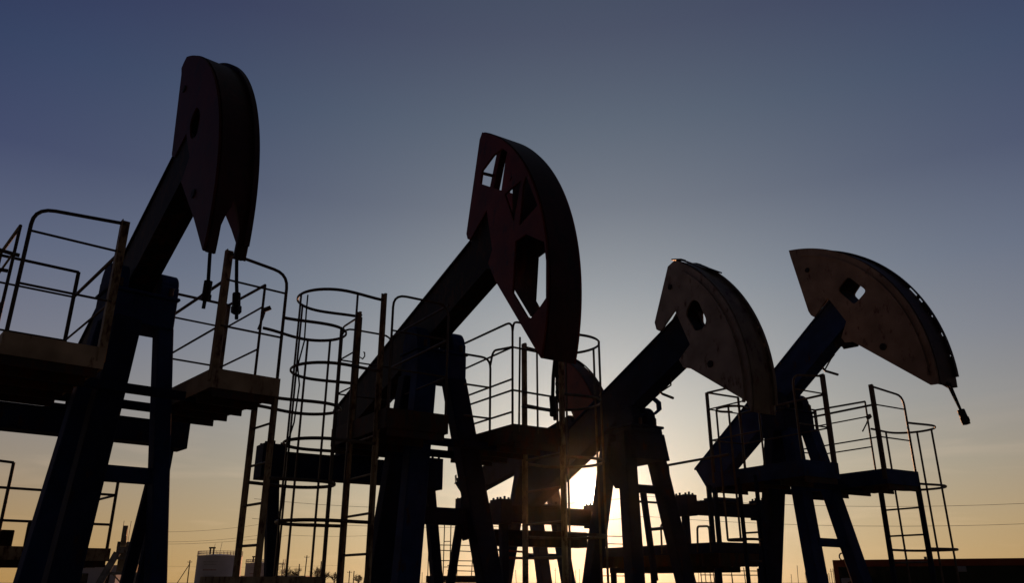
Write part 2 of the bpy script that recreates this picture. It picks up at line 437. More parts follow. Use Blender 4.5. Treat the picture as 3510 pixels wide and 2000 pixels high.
leg(p, (-0.1, -0.23, 4.25), (-0.35, -0.42, 1.84), 0.27, 0.24, 'blue')
leg(p, (0.1, 0.29, 4.25), (0.3, 0.53, 1.66), 0.17, 0.2, 'blue')
brace(p, (0.2, -0.2, 2.63), (0.2, 0.40, 2.63), 0.12, 0.16, 'blue')
brace(p, (0.1, 0.42, 2.62), (0.1, 0.25, 0.9), 0.11, 0.08, 'darkblue', 'diagonal_stay', up=(1, 0, 0))
support_beams(p, 3.50, (-0.35, 0.5), -1.3, 1.2)
d = side_platform(p, 1, -0.49, 1.22, 0.5, 1.22, 3.63, 0.6)
side_platform(p, -1, -0.49, 1.27, 0.53, 1.35, 3.63, 0.6, inner_from=-0.47)
ladder(p, (0.63, 1.22), (1.14, 1.22), 3.5, 3.56, 1.6, [1.94 + 0.41 * i for i in range(4)], [4.34, 3.44, 2.60], (0, 1), 0.88, straps=(0.26, 0.40, 0.50, 0.70), cage_bot=1.62)
ladder(p, (0.63, -1.35), (1.14, -1.35), 3.5, 3.56, 1.6, [1.94 + 0.41 * i for i in range(4)], [4.38, 3.44], (0, -1), 0.8, straps=(0.3, 0.5, 0.7))
# chain hook on the ladder post
mb = MB(); mb.tube([(0.62, 1.23, 4.58), (0.55, 1.24, 4.5), (0.42, 1.25, 4.38)], 0.012, 6); mb.build('gate_hook', 'rail', p)
mb = MB(); mb.bar((0.62, 1.2, 4.55), (0.62, 1.28, 4.6), 0.05, 0.05); mb.build('gate_latch', 'rail', p)
d = deckbox(p, 0.55, 1.25, 0.9, 1.92, 1.64, toe=0.03, toemat='khaki', name='lower_landing', drop=0.05)
d = deckbox(p, -5.0, -3.46, -1.2, 1.09, 2.03, toe=0.10, toemat='khaki', name='gear_platform')
for l in (1.05, 0.75, 0.45, -0.3):
    rails(d, [[(-3.48, l, 1.95), (-3.48, l, 3.1 if l < 0.9 else 3.05)]], 0.022)
rails(d, [[(-3.48, -0.3, 3.1), (-3.48, -1.15, 3.14)], [(-3.48, -1.15, 2.77), (-3.48, 1.05, 2.76)], [(-3.48, -1.15, 2.35), (-3.48, 1.05, 2.35)], [(-3.48, 0.3, 3.03), (-3.48, 1.12, 3.06)],
          [(-3.48, 1.05, 2.76), (-4.9, 1.05, 2.76)], [(-3.48, 1.05, 3.05), (-4.9, 1.05, 3.05)]], 0.018)
mb = MB(); mb.box((-3.9, -0.5, 1.98), (-3.6, -0.1, 2.24)); mb.cyl((-3.75, -0.28, 2.24), 0.03, 0.06, 8); mb.build('gear_reducer', 'black', p, bevel=0.01)
mb = MB(); mb.cyl((-3.7, 0.12, 1.98), 0.07, 0.36, 10); mb.cyl((-3.7, 0.12, 2.34), 0.07, 0.04, 10, 0.04); mb.build('breather_pipe', 'black', p)
lower_works(p)
rope(p, [(2.52, -0.13, 4.30), (2.55, -0.13, 4.15), (2.58, -0.13, 4.0), (2.55, -0.13, 3.78)], 0.016, ((2.58, -0.13, 4.02), (2.57, -0.13, 3.86)), (0.036, 0))
rope(p, [(2.47, 0.13, 4.32), (2.53, 0.13, 4.1), (2.6, 0.13, 3.9), (2.64, 0.13, 3.72)], 0.016, ((2.57, 0.13, 3.97), (2.61, 0.13, 3.80)), (0.036, 0))

# ================================================================== P2, centre, truss head
p = mk('pumpjack', (-1.04, 10.26), 146.5, 'dark red pumpjack with see-through triangular cut-outs in its head')
beam(p, 5.30, 0.333, 0.67, -3.2, 1.62, 'black', tail_cut=0.1)
C2 = (0.12, 4.62)
h2 = [[(1.8, 6.55), (2.0, 6.55), (2.17, 6.4), (2.23, 6.05), (2.11, 5.97), (2.01, 5.97), (1.5, 6.29), (1.54, 6.46)],
      [(2.06, 5.90), (2.19, 5.92), (2.41, 5.93), (2.26, 5.46)], [(2.51, 5.95), (2.73, 5.48), (2.37, 5.37), (2.45, 5.85)],
      [(2.29, 5.21), (2.5, 5.22), (2.842, 5.0), (2.872, 4.77), (2.86, 4.36), (2.72, 4.275), (2.57, 4.21), (2.50, 4.26), (2.23, 4.61)]]
hd = head(p, C2, 2.78, 59.5, -18.5, [(1.47, 6.94), (1.18, 5.72), (1.21, 5.64), (1.27, 5.6), (1.66, 5.86), (1.80, 5.28), (1.71, 5.14), (1.86, 4.88), (2.72, 3.78)], h2, 'red', 'redface', band=False, far_holes=h2[:3] + [[(2.08, 5.17), (2.5, 5.22), (2.83, 5.0), (2.86, 4.77), (2.85, 4.36), (2.72, 4.275), (2.57, 4.21), (2.40, 4.22), (2.02, 4.62)]], back=[(1.20, 5.62), (1.3, 5.75), (1.62, 5.90), (1.76, 5.5), (1.78, 5.05), (1.5, 5.15)])
mb = MB(); mb.bar((1.68, 0, 6.80), (1.47, 0, 6.25), 0.09, 0.10); mb.bar((1.51, -0.19, 6.44), (1.53, 0.0, 6.44), 0.03, 0.03); mb.build('rear_strut', 'redface', hd)
plate('centre_web', [(1.91, 6.23), (1.95, 6.52), (2.21, 6.26), (2.48, 5.65), (2.58, 5.25), (2.43, 5.13), (2.36, 4.52), (2.45, 4.39), (2.27, 4.36), (1.93, 4.80), (1.91, 5.38)], [], 0.0, 0.02, 'black', hd)
saddle(p, 4.59, 'blue')
equalizer(p, -3.0, 3.07, 3.44, -1.15, 1.55, 'darkblue', zbeam=3.64, Lc=0.2)
pitman(p, (-3.0, 1.57, 3.05), (-3.0, 1.86, 0.9), 'darkblue', 0.17); pitman(p, (-3.0, -1.08, 3.05), (-3.0, -0.90, 0.9), 'darkblue', 0.17)
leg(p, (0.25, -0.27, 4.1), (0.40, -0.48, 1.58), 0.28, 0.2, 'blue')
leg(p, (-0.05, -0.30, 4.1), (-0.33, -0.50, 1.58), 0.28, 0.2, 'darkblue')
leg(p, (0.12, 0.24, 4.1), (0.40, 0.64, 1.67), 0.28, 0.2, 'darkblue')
brace(p, (0.2, -0.3, 2.35), (0.2, 0.50, 2.35), 0.14, 0.20, 'darkblue')
brace(p, (0.2, 0.33, 2.24), (0.2, 0.13, 1.0), 0.09, 0.07, 'darkblue', 'diagonal_stay', up=(1, 0, 0))
brace(p, (0.2, 0.36, 2.30), (0.22, 0.46, 2.10), 0.12, 0.14, 'darkblue', 'gusset_plate', up=(1, 0, 0))
support_beams(p, 3.24, (-0.3, 0.55), -1.15, 1.3)
d = side_platform(p, -1, -0.45, 1.15, 0.40, 1.17, 3.40, 0.2, top=1.34, mid=0.90, low=0.45, rad=0.16, r=0.0145, toe=0.15, toemat='deck')
ladder(p, (0.18, -1.17), (0.92, -1.17), 4.78, 4.80, 1.45, [1.87, 2.29, 2.71, 3.13], [4.72, 3.86, 3.03, 2.19], (0, -1), 0.90, straps=(0.34, 0.52, 0.84), cage_bot=1.45)
mb = MB(); mb.tube([(0.32, -1.18, 4.16), (0.40, -1.18, 4.12), (0.46, -1.18, 4.14), (0.45, -1.18, 4.19), (0.42, -1.18, 4.2)], 0.008, 6); mb.build('gate_hook', 'rail', p)
# right-hand walkway with its ladder on the front edge
d = deckbox(p, -0.45, 1.16, 0.5, 1.21, 3.39, toe=0.13, toemat='deck')
rails(d, [[(0.62, 0.5, 3.3), (0.62, 0.5, 4.33), (0.62, 0.10, 4.33)], [(0.62, 0.5, 4.24), (0.68, 0.5, 4.42), (1.14, 0.5, 4.36)], [(1.14, 0.5, 3.3), (1.14, 0.5, 4.70), (-0.12, 0.5, 4.70)], [(1.14, 0.5, 4.56), (1.14, 0.52, 4.70), (1.14, 1.18, 4.70), (1.14, 1.18, 3.3)]], 0.015, rad=0.14)
rails(d, [[(1.14, 0.5, 3.95), (-0.40, 0.5, 3.94)], [(1.14, 0.5, 3.81), (-0.4, 0.5, 3.81)], [(1.14, 0.5, 3.54), (-0.4, 0.5, 3.53)], [(0.62, 0.5, 3.94), (0.62, 0.12, 3.94)], [(0.62, 0.5, 3.54), (0.62, 0.12, 3.54)], [(1.14, 0.5, 4.36), (-0.2, 0.5, 4.33)],
          [(1.14, 0.5, 3.81), (1.14, 1.17, 3.80)], [(1.14, 0.64, 3.62), (1.14, 1.17, 3.61)], [(1.14, 0.5, 4.36), (1.14, 1.17, 4.35)], [(1.16, 0.86, 3.3), (1.16, 0.86, 4.36)], [(1.16, 0.58, 3.3), (1.16, 0.60, 4.5)]], 0.013)
ladder(p, (0.33, 1.23), (1.17, 1.23), 4.72, 4.74, 0.1, [0.64 + 0.41 * i for i in range(7)], [4.67, 3.85, 3.06, 2.13], (0, 1), 0.86, straps=(0.34, 0.52, 0.66), railw=0.085, cage_bot=1.4)
lower_works(p)
rope(p, [(2.70, 0.0, 3.80), (2.66, 0.0, 3.6), (2.64, 0.0, 3.36), (2.68, 0.0, 3.14)], 0.02, ((2.64, 0.0, 3.38), (2.66, 0.0, 3.20)), (0.035, 0))
mb = MB()
for i in range(11):
    z = 3.76 - i * 0.042; c = Vector((2.71, 0.01, z)); a = 0.022
    ax = Vector((1, 0, 0)) if i % 2 else Vector((0, 1, 0))
    mb.tube([c + ax * 0.016 * math.cos(t * math.pi / 4) + Vector((0, 0, 0.03 * math.sin(t * math.pi / 4))) for t in range(8)], 0.007, 5, closed=True)
mb.build('hanging_chain', 'rope', p)
# loose cable hanging down the cage of this ladder
mb = MB(); mb.tube([Vector((0.66, -2.03 + dl, z)) for dl, z in ((0.02, 4.70), (0.02, 4.5), (0.03, 4.15), (-0.02, 3.85), (0.02, 3.64), (0.0, 3.22), (-0.04, 3.04), (-0.02, 2.71), (-0.06, 2.21), (-0.04, 1.87), (-0.06, 1.5))], 0.009, 6)
cb = mb.build('hanging_cable', 'rope'); cb.matrix_world = Matrix.Translation((-1.04, 10.26, 0)) @ Matrix.Rotation(R(90 - 146.5), 4, 'Z')
tag(cb, 'thin slack cable hanging down outside the round ladder cage between the red pumpjacks', 'cable')

# ================================================================== P3, cream head by the sun
p = mk('pumpjack', (1.93, 12.27), 148, 'cream-headed pumpjack with an oval hole, standing in front of the setting sun')
beam(p, 4.79, 0.44, 0.67, -3.15, 1.28, 'darkblue', tail_cut=0.25)
C3 = (0.12, 4.05)
head(p, C3, 2.40, 60.0, -10.0, [(1.17, 6.08), (0.8, 5.29), (0.83, 5.17), (0.91, 5.12), (1.25, 5.36), (1.50, 4.77), (1.26, 4.6), (1.33, 4.47), (1.48, 4.42), (2.42, 3.78)],
     [rounded([(1.60, 5.42), (1.73, 5.36), (1.86, 5.03), (1.78, 4.93), (1.62, 4.93), (1.45, 5.25)], 0.09)],
     lining=rounded([(1.60, 5.42), (1.73, 5.36), (1.86, 5.03), (1.78, 4.93), (1.62, 4.93), (1.45, 5.25)], 0.09), far_holes=[rounded([(1.38, 5.36), (1.45, 5.37), (1.495, 5.28), (1.49, 5.19), (1.44, 5.14), (1.37, 5.2)], 0.04)], plugs=((1.19, 5.74, 0.042), (1.86, 4.40, 0.05)), back=[(0.86, 5.12), (1.2, 5.42), (1.36, 5.40), (1.58, 4.8), (1.4, 4.48), (1.2, 4.6)], cheek=0.09, mat='cream', facemat='creamface', guard_gaps=((20, 19), (13.5, 12), (6, 5.3)))
saddle(p, 3.97, 'darkblue', Lb=0.31, l0=0.05, l1=0.235)
mb = MB(); mb.tube([(0.1, -0.01, 4.01), (0.1, 0.13, 4.05), (0.1, 0.29, 4.06), (0.1, 0.40, 4.14), (0.1, 0.395, 4.25), (0.1, 0.31, 4.30), (0.1, 0.1, 4.28), (0.1, -0.1, 4.22)], 0.0, 6, flat=(0.018, 0.06)); mb.build('bearing_strap', 'blue', p)
mb = MB(); mb.bar((0, 0.28, 3.85), (0, 0.46, 3.87), 0.05, 0.04); mb.bar((0, 0.3, 3.80), (0, 0.5, 3.79), 0.06, 0.03); mb.bar((0.05, 0.3, 3.43), (0.05, 0.52, 3.44), 0.03, 0.02); mb.build('grease_fitting', 'rail', p)
equalizer(p, -3.05, 2.58, 2.86, -0.6, 1.48, 'darkblue', hs=0.12, zbeam=2.86, Lc=0.2)
pitman(p, (-3.05, 1.45, 2.55), (-3.05, 1.45, 0.9), 'darkblue'); pitman(p, (-3.05, -0.55, 2.55), (-3.05, -0.5, 0.9), 'darkblue')
mb = MB(); mb.box((-3.55, -0.6, 2.19), (-3.25, 1.45, 2.47)); mb.build('crank_beam', 'black', p, bevel=0.01)
leg(p, (-0.23, -0.33, 3.72), (-0.62, -0.50, 1.58), 0.21, 0.2, 'darkblue')
leg(p, (0.05, -0.27, 3.72), (0.37, -0.5, 1.58), 0.22, 0.2, 'darkblue')
leg(p, (-0.03, 0.30, 3.76), (0.18, 0.5, 2.12), 0.24, 0.2, 'darkblue')
mb = MB(); mb.prism([(-0.3, 3.72), (0.25, 3.72), (0.34, 3.31), (-0.42, 3.31)], -0.30, 0.34); mb.build('post_gusset', 'darkblue', p, bevel=0.01)
mb = MB(); mb.prism([(-0.34, 3.6), (0.06, 3.6), (0.10, 2.9), (-0.10, 2.9), (-0.42, 3.3)], -0.40, -0.33); mb.build('gusset_plate', 'darkblue', p, bevel=0.005)
brace(p, (-0.1, 0.14, 2.95), (-0.25, 0.42, 1.6), 0.09, 0.06, 'darkblue', 'diagonal_stay', up=(1, 0, 0))
brace(p, (0, -0.1, 2.91), (0, 0.42, 2.91), 0.08, 0.12, 'darkblue'); brace(p, (0, -0.05, 2.72), (0, 0.5, 2.72), 0.03, 0.03, 'darkblue')
mb = MB(); mb.tube([(-0.50, 1.0, 3.38), (0.9, 1.0, 3.39)], 0.02, 6); mb.tube([(-0.44, 1.0, 3.38), (-0.41, 1.0, 2.3)], 0.025, 6); mb.tube([(-0.41, 1.0, 2.4), (-0.3, 0.45, 2.35)], 0.025, 6); mb.build('handrail', 'rail', p)
lower_works(p)
mb = MB(); mb.tube([(0.83, 0, 4.45), (0.82, 0, 4.34), (0.62, 0, 4.29)], 0.013, 6); mb.tube([(0.57, 0, 4.30), (0.62, 0, 4.25), (0.85, 0, 4.14)], 0.02, 6); mb.build('beam_stop', 'rail', p)

# ================================================================== P4, right, diamond hole
mb = MB()
for sg in (-1, 1):
    mb.bar((1.24, sg * 0.16, 6.175), (1.44, sg * 0.16, 6.11), 0.10, 0.02); mb.bar((1.43, sg * 0.15, 6.105), (1.83, sg * 0.15, 5.845), 0.12, 0.02)
cp = mb.build('cover_plate', 'rail', p)
p = mk('pumpjack', (4.63, 13.26), 149, 'rightmost pumpjack with a tan head pierced by one square hole')
beam(p, 5.055, 0.685, 0.655, -2.15, 1.30, 'blue', tail_cut=0.28)
C4 = (0.124, 4.305)
head(p, C4, 2.70, 79.0, -3.0, [(0.66, 6.82), (0.87, 5.78), (0.91, 5.7), (0.97, 5.65), (1.27, 5.90), (1.54, 5.42), (1.41, 5.19), (1.46, 5.1), (1.59, 5.08), (2.70, 4.17)],
     [rounded([(1.69, 6.13), (1.46, 5.97), (1.72, 5.64), (1.97, 5.80)], 0.07)],
     lining=rounded([(1.69, 6.13), (1.46, 5.97), (1.72, 5.64), (1.97, 5.80)], 0.07), far_holes=[rounded([(1.615, 6.115), (1.445, 5.97), (1.57, 5.79), (1.735, 5.915)], 0.05)], plugs=((0.96, 6.48, 0.042), (2.09, 4.87, 0.055)), back=[(0.93, 5.63), (1.22, 5.95), (1.36, 5.92), (1.6, 5.42), (1.46, 5.08), (1.2, 5.1)], cheek=0.09, mat='tan', facemat='tanface', guard_gaps=((33, 29), (28, 26), (21, 20), (14.5, 13), (7, 6.3)))
saddle(p, 4.41, 'darkblue')
equalizer(p, -2.0, 2.73, 2.95, -0.58, 1.36, 'darkblue', hs=0.12, zbeam=3.02, Lc=0.3)
pitman(p, (-2.0, -0.59, 2.72), (-2.0, -0.60, 0.9), 'darkblue', 0.12); pitman(p, (-2.0, 1.3, 2.72), (-2.0, 1.32, 0.9), 'darkblue', 0.12)
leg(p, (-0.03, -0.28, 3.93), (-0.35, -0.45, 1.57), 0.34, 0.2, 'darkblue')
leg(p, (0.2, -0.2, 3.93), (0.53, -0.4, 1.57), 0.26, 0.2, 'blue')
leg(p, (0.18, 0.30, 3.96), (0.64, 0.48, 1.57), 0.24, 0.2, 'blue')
brace(p, (0.5, -0.3, 2.16), (0.5, 0.42, 2.15), 0.12, 0.12, 'blue')
brace(p, (0.47, 0.32, 2.2), (0.52, 0.42, 2.02), 0.1, 0.12, 'blue', 'gusset_plate', up=(1, 0, 0))
support_beams(p, 3.05, (-0.3, 0.55), -1.3, 1.28)
side_platform(p, 1, -0.45, 1.32, 0.5, 1.31, 3.23, 0.6, top=1.29, mid=1.0, low=0.49, toemat='blue', postmat='rail', toe=0.16)
side_platform(p, -1, -0.47, 1.32, 0.62, 1.37, 3.23, 0.6, top=1.31, mid=1.03, low=0.52, toemat='blue', postmat='rail', toe=0.16)
ladder(p, (0.62, 1.31), (1.28, 1.31), 3.10, 3.16, 0.1, [0.65 + 0.407 * i for i in range(6)], [4.02, 3.05, 2.07], (0, 1), 0.95, straps=(0.18, 0.45, 0.58), mat='darkblue', railw=0.08, cage_bot=1.5)
ladder(p, (0.08, -1.37), (0.42, -1.37), 3.10, 3.10, 0.1, [0.65 + 0.407 * i for i in range(6)], [4.12, 2.17], (0, -1), 0.42, straps=(0.35, 0.6), wmin=0.22, mat='darkblue', railw=0.06)
mb = MB(); mb.tube([(0.62, 1.30, 4.22), (0.55, 1.31, 4.12), (0.45, 1.31, 4.0)], 0.012, 6); mb.bar((0.62, 1.26, 4.2), (0.62, 1.34, 4.25), 0.05, 0.06); mb.build('gate_hook', 'rail', p)
d = deckbox(p, -4.2, -0.95, -0.9, 0.45, 2.20, toe=0.10, toemat='darkblue', name='gear_platform', drop=0.22)
rails(d, [[(-1.43, -0.9, 2.05), (-1.40, -0.9, 2.47), (-1.12, -0.9, 2.46), (-1.12, -0.9, 2.05)], [(-2.33, -0.9, 2.05), (-2.32, -0.9, 2.55), (-2.1, -0.9, 2.56), (-2.1, -0.9, 2.05)]], 0.018, rad=0.06)
mb = MB(); mb.box((-4.0, -0.80, 1.74), (-1.7, 0.35, 1.84)); mb.build('deck_frame', 'black', p, bevel=0.01)
for a_, l_ in ((-4.0, -0.7), (-4.0, 0.3), (-1.2, -0.7), (-1.2, 0.3)): brace(p, (a_, l_, 1.80), (a_, l_, 0.2), 0.09, 0.09, 'darkblue', 'deck_post', up=(1, 0, 0))
for l in (-0.755, -0.615):
    mb = MB(); mb.bar((-1.2, l, 3.14), (-1.2, l, 2.1), 0.075, 0.05, up=(1, 0, 0)); mb.build('support_post', 'darkblue', p)
lower_works(p)
rope(p, [(2.83, -0.04, 4.20), (2.95, -0.04, 3.78), (2.985, -0.04, 3.63)], 0.016, ((2.95, -0.04, 3.79), (2.985, -0.04, 3.64)), (0.05, 0))
rope(p, [(2.83, 0.03, 4.20), (2.92, 0.03, 3.77), (2.955, 0.03, 3.60)], 0.016, ((2.92, 0.03, 3.78), (2.95, 0.03, 3.62)), (0.045, 0))
mb = MB(); mb.tube([(1.08, 0, 5.03), (1.0, 0, 4.97), (0.87, 0, 4.83)], 0.013, 6); mb.tube([(0.81, 0, 4.88), (0.87, 0, 4.80), (1.09, 0, 4.69)], 0.02, 6); mb.build('beam_stop', 'rail', p)

# ================================================================== P5, behind the gap
p = mk('pumpjack', (0.58, 21.92), 148, 'farther dark red pumpjack, mostly hidden behind the pierced head, left of the sun')
mb = MB()
beam(p, 5.27, 0.18, 0.64, -4.28, 1.9, 'darkblue', tail_cut=0.6)
C5 = (0.2, 4.4)
head(p, C5, 3.15, 64, 11, [(1.45, 7.25), (1.55, 6.5), (1.78, 6.0), (1.83, 5.72), (2.1, 5.66), (2.4, 5.2), (3.1, 4.98)], [], 'red', 'redface', guard_gaps=((52, 47), (46, 43), (41, 36), (35, 30)), band=False)
saddle(p, 5.0, 'darkblue')
equalizer(p, -3.95, 3.55, 3.9, 0.0, 1.9, 'darkblue')
mb = MB()
for i, (a, l) in enumerate(((-4.15, -0.1), (-4.08, 0.0), (-4.0, 0.08))): mb.cyl((a, l, 4.5), 0.03, 0.14, 8)
mb.tube([(-4.25, -0.12, 4.52), (-4.28, -0.12, 4.72), (-4.22, -0.12, 4.74), (-4.18, -0.12, 4.54)], 0.015, 6); mb.build('tail_bolt', 'rail', p)
leg(p, (-0.05, -0.30, 4.5), (-0.53, -0.6, 1.56), 0.34, 0.24, 'darkblue')
leg(p, (0.25, -0.30, 4.5), (1.28, -0.55, 1.56), 0.30, 0.24, 'darkblue')
leg(p, (0.25, 0.32, 4.5), (0.67, 0.6, 1.56), 0.30, 0.24, 'darkblue')
brace(p, (0.3, -0.5, 2.2), (0.3, 0.5, 2.2), 0.1, 0.14)
mb = MB(); mb.tube([(0.2, -1.5, 2.15), (0.2, 0.5, 2.15)], 0.03, 6); mb.tube([(0.2, -1.5, 2.35), (0.2, -0.4, 2.30)], 0.025, 6); mb.build('handrail', 'red', p)
lower_works(p)

# ------------------------------------------------------------------ simple pumpjacks far off
GF = 'distant pumpjacks on the field'
def far_pump(loc, h, label, H=4.6, tilt=0.25, sc=1.0, mat='pumpgrey', R_=2.6, headmat='black', lw=0.3, spread=0.75, eq=True, top=36):
    p = root('pumpjack', (loc[0], loc[1], 0), R(90 - h), label, 'pumpjack', GF); p.scale = (sc,) * 3
    beam(p, H + 0.62, tilt, 0.6, -2.6, 1.6, mat)
    cz = H + 0.1; a = math.degrees(math.atan(tilt))
    head(p, (0.1, cz), R_, a + top, a - 34, [(1.2, cz + 1.6 + tilt * 1.2), (1.0, cz + 0.7 + tilt), (1.6, cz + 0.1 + tilt)], [], headmat, headmat, band=False)
    saddle(p, H, mat)
    for sg in (-1, 1):
        leg(p, (0.12, sg * 0.3, H - 0.5), (0.8, sg * spread, 0.1), lw, lw, mat); leg(p, (-0.12, sg * 0.3, H - 0.5), (-0.6, sg * spread * 0.93, 0.1), lw, lw, mat)
    for z in (1.3, 2.3, 3.2):
        k = (H - 0.5 - z) / (H - 0.5); l = 0.3 + (spread - 0.3) * k; a_ = 0.12 + 0.68 * k; b_ = -0.12 - 0.48 * k
        brace(p, (a_, -l, z), (a_, l, z), 0.16, 0.16, mat); brace(p, (b_, -l, z), (b_, l, z), 0.16, 0.16, mat)
    brace(p, (0.5, -0.55, 1.4), (0.5, 0.5, 2.4), 0.08, 0.08, mat, 'diagonal_stay'); 
    if eq: equalizer(p, -2.4, H - 0.75 - 2.4 * tilt, H - 0.45 - 2.4 * tilt, -0.9, 0.9, mat)
    for sg in ((-1, 1) if eq else ()): pitman(p, (-2.4, sg * 0.9, H - 0.7 - 2.4 * tilt), (-2.6, sg * 0.95, 1.1), mat)
    mb = MB(); mb.box((-3.3, -0.6, 0.3), (-2.0, 0.6, 1.5)); mb.build('gear_reducer', mat, p, bevel=0.03)
    mb = MB(); mb.box((-4.2, -0.5, 0), (1.4, 0.5, 0.3)); mb.build('base_skid', mat, p)
    if eq: rope(p, [(R_ + 0.02, -0.1, cz - 0.6), (R_ + 0.05, -0.1, 1.0)], 0.03)
    if eq: rope(p, [(R_ + 0.02, 0.1, cz - 0.6), (R_ + 0.05, 0.1, 1.0)], 0.03)
far_pump((-21.0, 45), -24, 'pale grey pumpjack far off, its wide lattice post showing left of the thin brace', H=4.0, tilt=-0.15, sc=0.86, lw=0.40, spread=1.7, eq=False, top=12, headmat='pumpgrey')
far_pump((-29.0, 66), 172, 'distant pumpjack with a dark upright head, half hidden behind the near blue leg', H=4.6, tilt=0.12, sc=0.93)

# ------------------------------------------------------------------ tanks, buildings, poles
def tank(x, y, r, h, label, rail_h=1.0):
    t = root('storage_tank', (x, y, 0), 0, label, 'tank', 'white storage tanks')
    mb = MB(); mb.cyl((0, 0, 0), r, h, 64); mb.cyl((0, 0, h), r + 0.15, 0.12, 64)
    for z in (h * 0.25, h * 0.5, h * 0.75): mb.cyl((0, 0, z), r + 0.012, 0.05, 64)
    mb.build('tank_shell', 'white', t)
    mb = MB(); mb.cyl((0, 0, h + 0.12), r, r * 0.09, 64, 0.2); mb.build('tank_roof', 'white', t)
    mb = MB()
    for k in range(40):
        a = k * 2 * math.pi / 40; mb.bar((r * math.cos(a), r * math.sin(a), h + 0.1), (r * math.cos(a), r * math.sin(a), h + 0.12 + rail_h), 0.07, 0.07)
    for hh in (0.5, 1.0): mb.tube([(r * math.cos(k * math.pi / 20), r * math.sin(k * math.pi / 20), h + 0.12 + rail_h * hh) for k in range(40)], 0.05, 5, closed=True)
    mb.build('roof_railing', 'grey', t)
    mb = MB()
    for dx in (-1.4, -0.6): mb.cyl((dx, -r * 0.6, h + 0.4), 0.2, 1.3, 8); mb.cyl((dx, -r * 0.6, h + 1.7), 0.4, 0.35, 8)
    mb.build('roof_vent', 'dark', t)
    # faded lettering bands, too worn to read
    for z, wd, mt in ((h * 0.80, 0.42, 'grey'), (h * 0.72, 0.36, 'grey'), (h * 0.55, 0.40, 'red2'), (h * 0.36, 0.3, 'grey')):
        mb = MB(); a = -math.pi / 2 - wd
        while a < -math.pi / 2 + wd * 0.6:
            w = random.uniform(0.02, 0.045)
            pts = []
            for aa in (a, a + w):
                for zz in (z, z + h * 0.03): pts.append((math.cos(aa) * (r + 0.02), math.sin(aa) * (r + 0.02), zz)); pts.append((math.cos(aa) * (r - 0.01), math.sin(aa) * (r - 0.01), zz))
            mb.add(pts, [(0, 4, 6, 2), (1, 3, 7, 5), (0, 2, 3, 1), (4, 5, 7, 6), (0, 1, 5, 4), (2, 6, 7, 3)])
            a += w + random.uniform(0.008, 0.02)
        mb.build('faded_marking', mt, t)
    mb = MB()
    for dx, hh in ((-1.6, 2.9), (0.4, 3.2)): mb.tube([(dx * 0.8, -r * 0.3, h + 0.2), (dx * 0.8 + 0.3, -r * 0.3, h + hh)], 0.045, 4)
    mb.build('lightning_rod', 'grey', t)
    return t
tank(-69.8, 200, 5.1, 7.1, 'larger white storage tank with worn lettering and a railed roof, nearer the left leg')
tank(-72.0, 240, 4.0, 6.2, 'smaller white storage tank behind the ladder, right of the larger tank')

t = root('stair_tower', (-65.4, 237, 0), 0, 'thin lattice stair tower beside the smaller white tank', 'stair tower')
mb = MB()
for x in (-1.0, 1.0):
    for y in (-1.0, 1.0): mb.bar((x, y, 0), (x, y, 7.3), 0.14, 0.14)
for z in (1.5, 3.0, 4.5, 6.0):
    for y in (-1.0, 1.0): mb.bar((-1, y, z), (1, y, z), 0.1, 0.1); mb.bar((-1, y, z - 1.5), (1, y, z), 0.09, 0.09)
mb.build('tower_frame', 'grey', t)
mb = MB(); mb.box((-1.3, -1.2, 6.2), (1.3, 1.2, 6.35)); 
for x in (-1.25, 1.25): mb.bar((x, -1.2, 7.3), (x, 1.2, 7.3), 0.08, 0.08)
mb.build('tower_deck', 'grey', t)

def building(x, y, w, dpt, h, label, name='low_building', mat='grey', roof='grey', over=0.15, parapet=0.25):
    t = root(name, (x, y, 0), 0, label, 'building', 'low buildings on the field')
    mb = MB(); mb.box((0, 0, 0), (w, dpt, h)); mb.build('wall', mat, t)
    mb = MB(); mb.box((-over, -over, h), (w + over, dpt + over, h + parapet)); mb.build('roof', roof, t)
    n = max(2, int(w / 3.0))
    for i in range(n):
        xx = w * (i + 0.5) / n; f = MB(); f.box((xx - 0.5, -0.04, h * 0.45), (xx + 0.5, 0.02, h * 0.8)); f = f.build('window', 'dark', t)
    return t
building(-68.8, 205, 18.5, 8, 2.45, 'long low grey building behind the ladder cages at the foot of the bare trees', parapet=0.35)
building(-46.9, 90, 4.6, 3, 2.95, 'small white block building below the pale grey pumpjack', mat='white', roof='white')
building(-62, 108, 12, 5, 2.3, 'flat grey shed roof low behind the left pumpjack leg', roof='grey', parapet=0.5)

GPo = 'utility poles along the field'
def pole(x, y, h, label, arms=True, lean=0.0, r=0.13, stay=False, group=GPo, name='utility_pole', wood='wood'):
    t = root(name, (x, y, 0), random.uniform(-0.3, 0.3), label, 'pole', group)
    mb = MB(); mb.tube([(0, 0, 0), (lean * 0.5, 0, h * 0.5), (lean, 0, h)], r, 7)
    if stay: mb.tube([(lean, 0, h * 0.85), (-4.2, 0, 0)], r * 0.8, 6)
    mb.build('pole_shaft', wood, t)
    if arms:
        a = MB(); a.bar((lean - 0.75, 0, h - 0.55), (lean + 0.75, 0, h - 0.55), 0.12, 0.1)
        a.build('cross_arm', wood, t)
        for dx in (-0.65, 0.65):
            i = MB(); i.cyl((lean + dx, 0, h - 0.5), 0.06, 0.26, 7); i.build('insulator', 'dark', t)
poles = [(-87.6, 262, 7.0, False), (-86.4, 262, 7.0, False), (-71.7, 262, 7.2, False), (-66.3, 262, 6.6, False), (-63.5, 258, 9.0, True), (-59.6, 262, 7.4, False), (-96, 250, 7.4, True), (-55.2, 262, 4.2, False), (-50.6, 262, 4.6, True), (-49.2, 262, 4.5, False)]
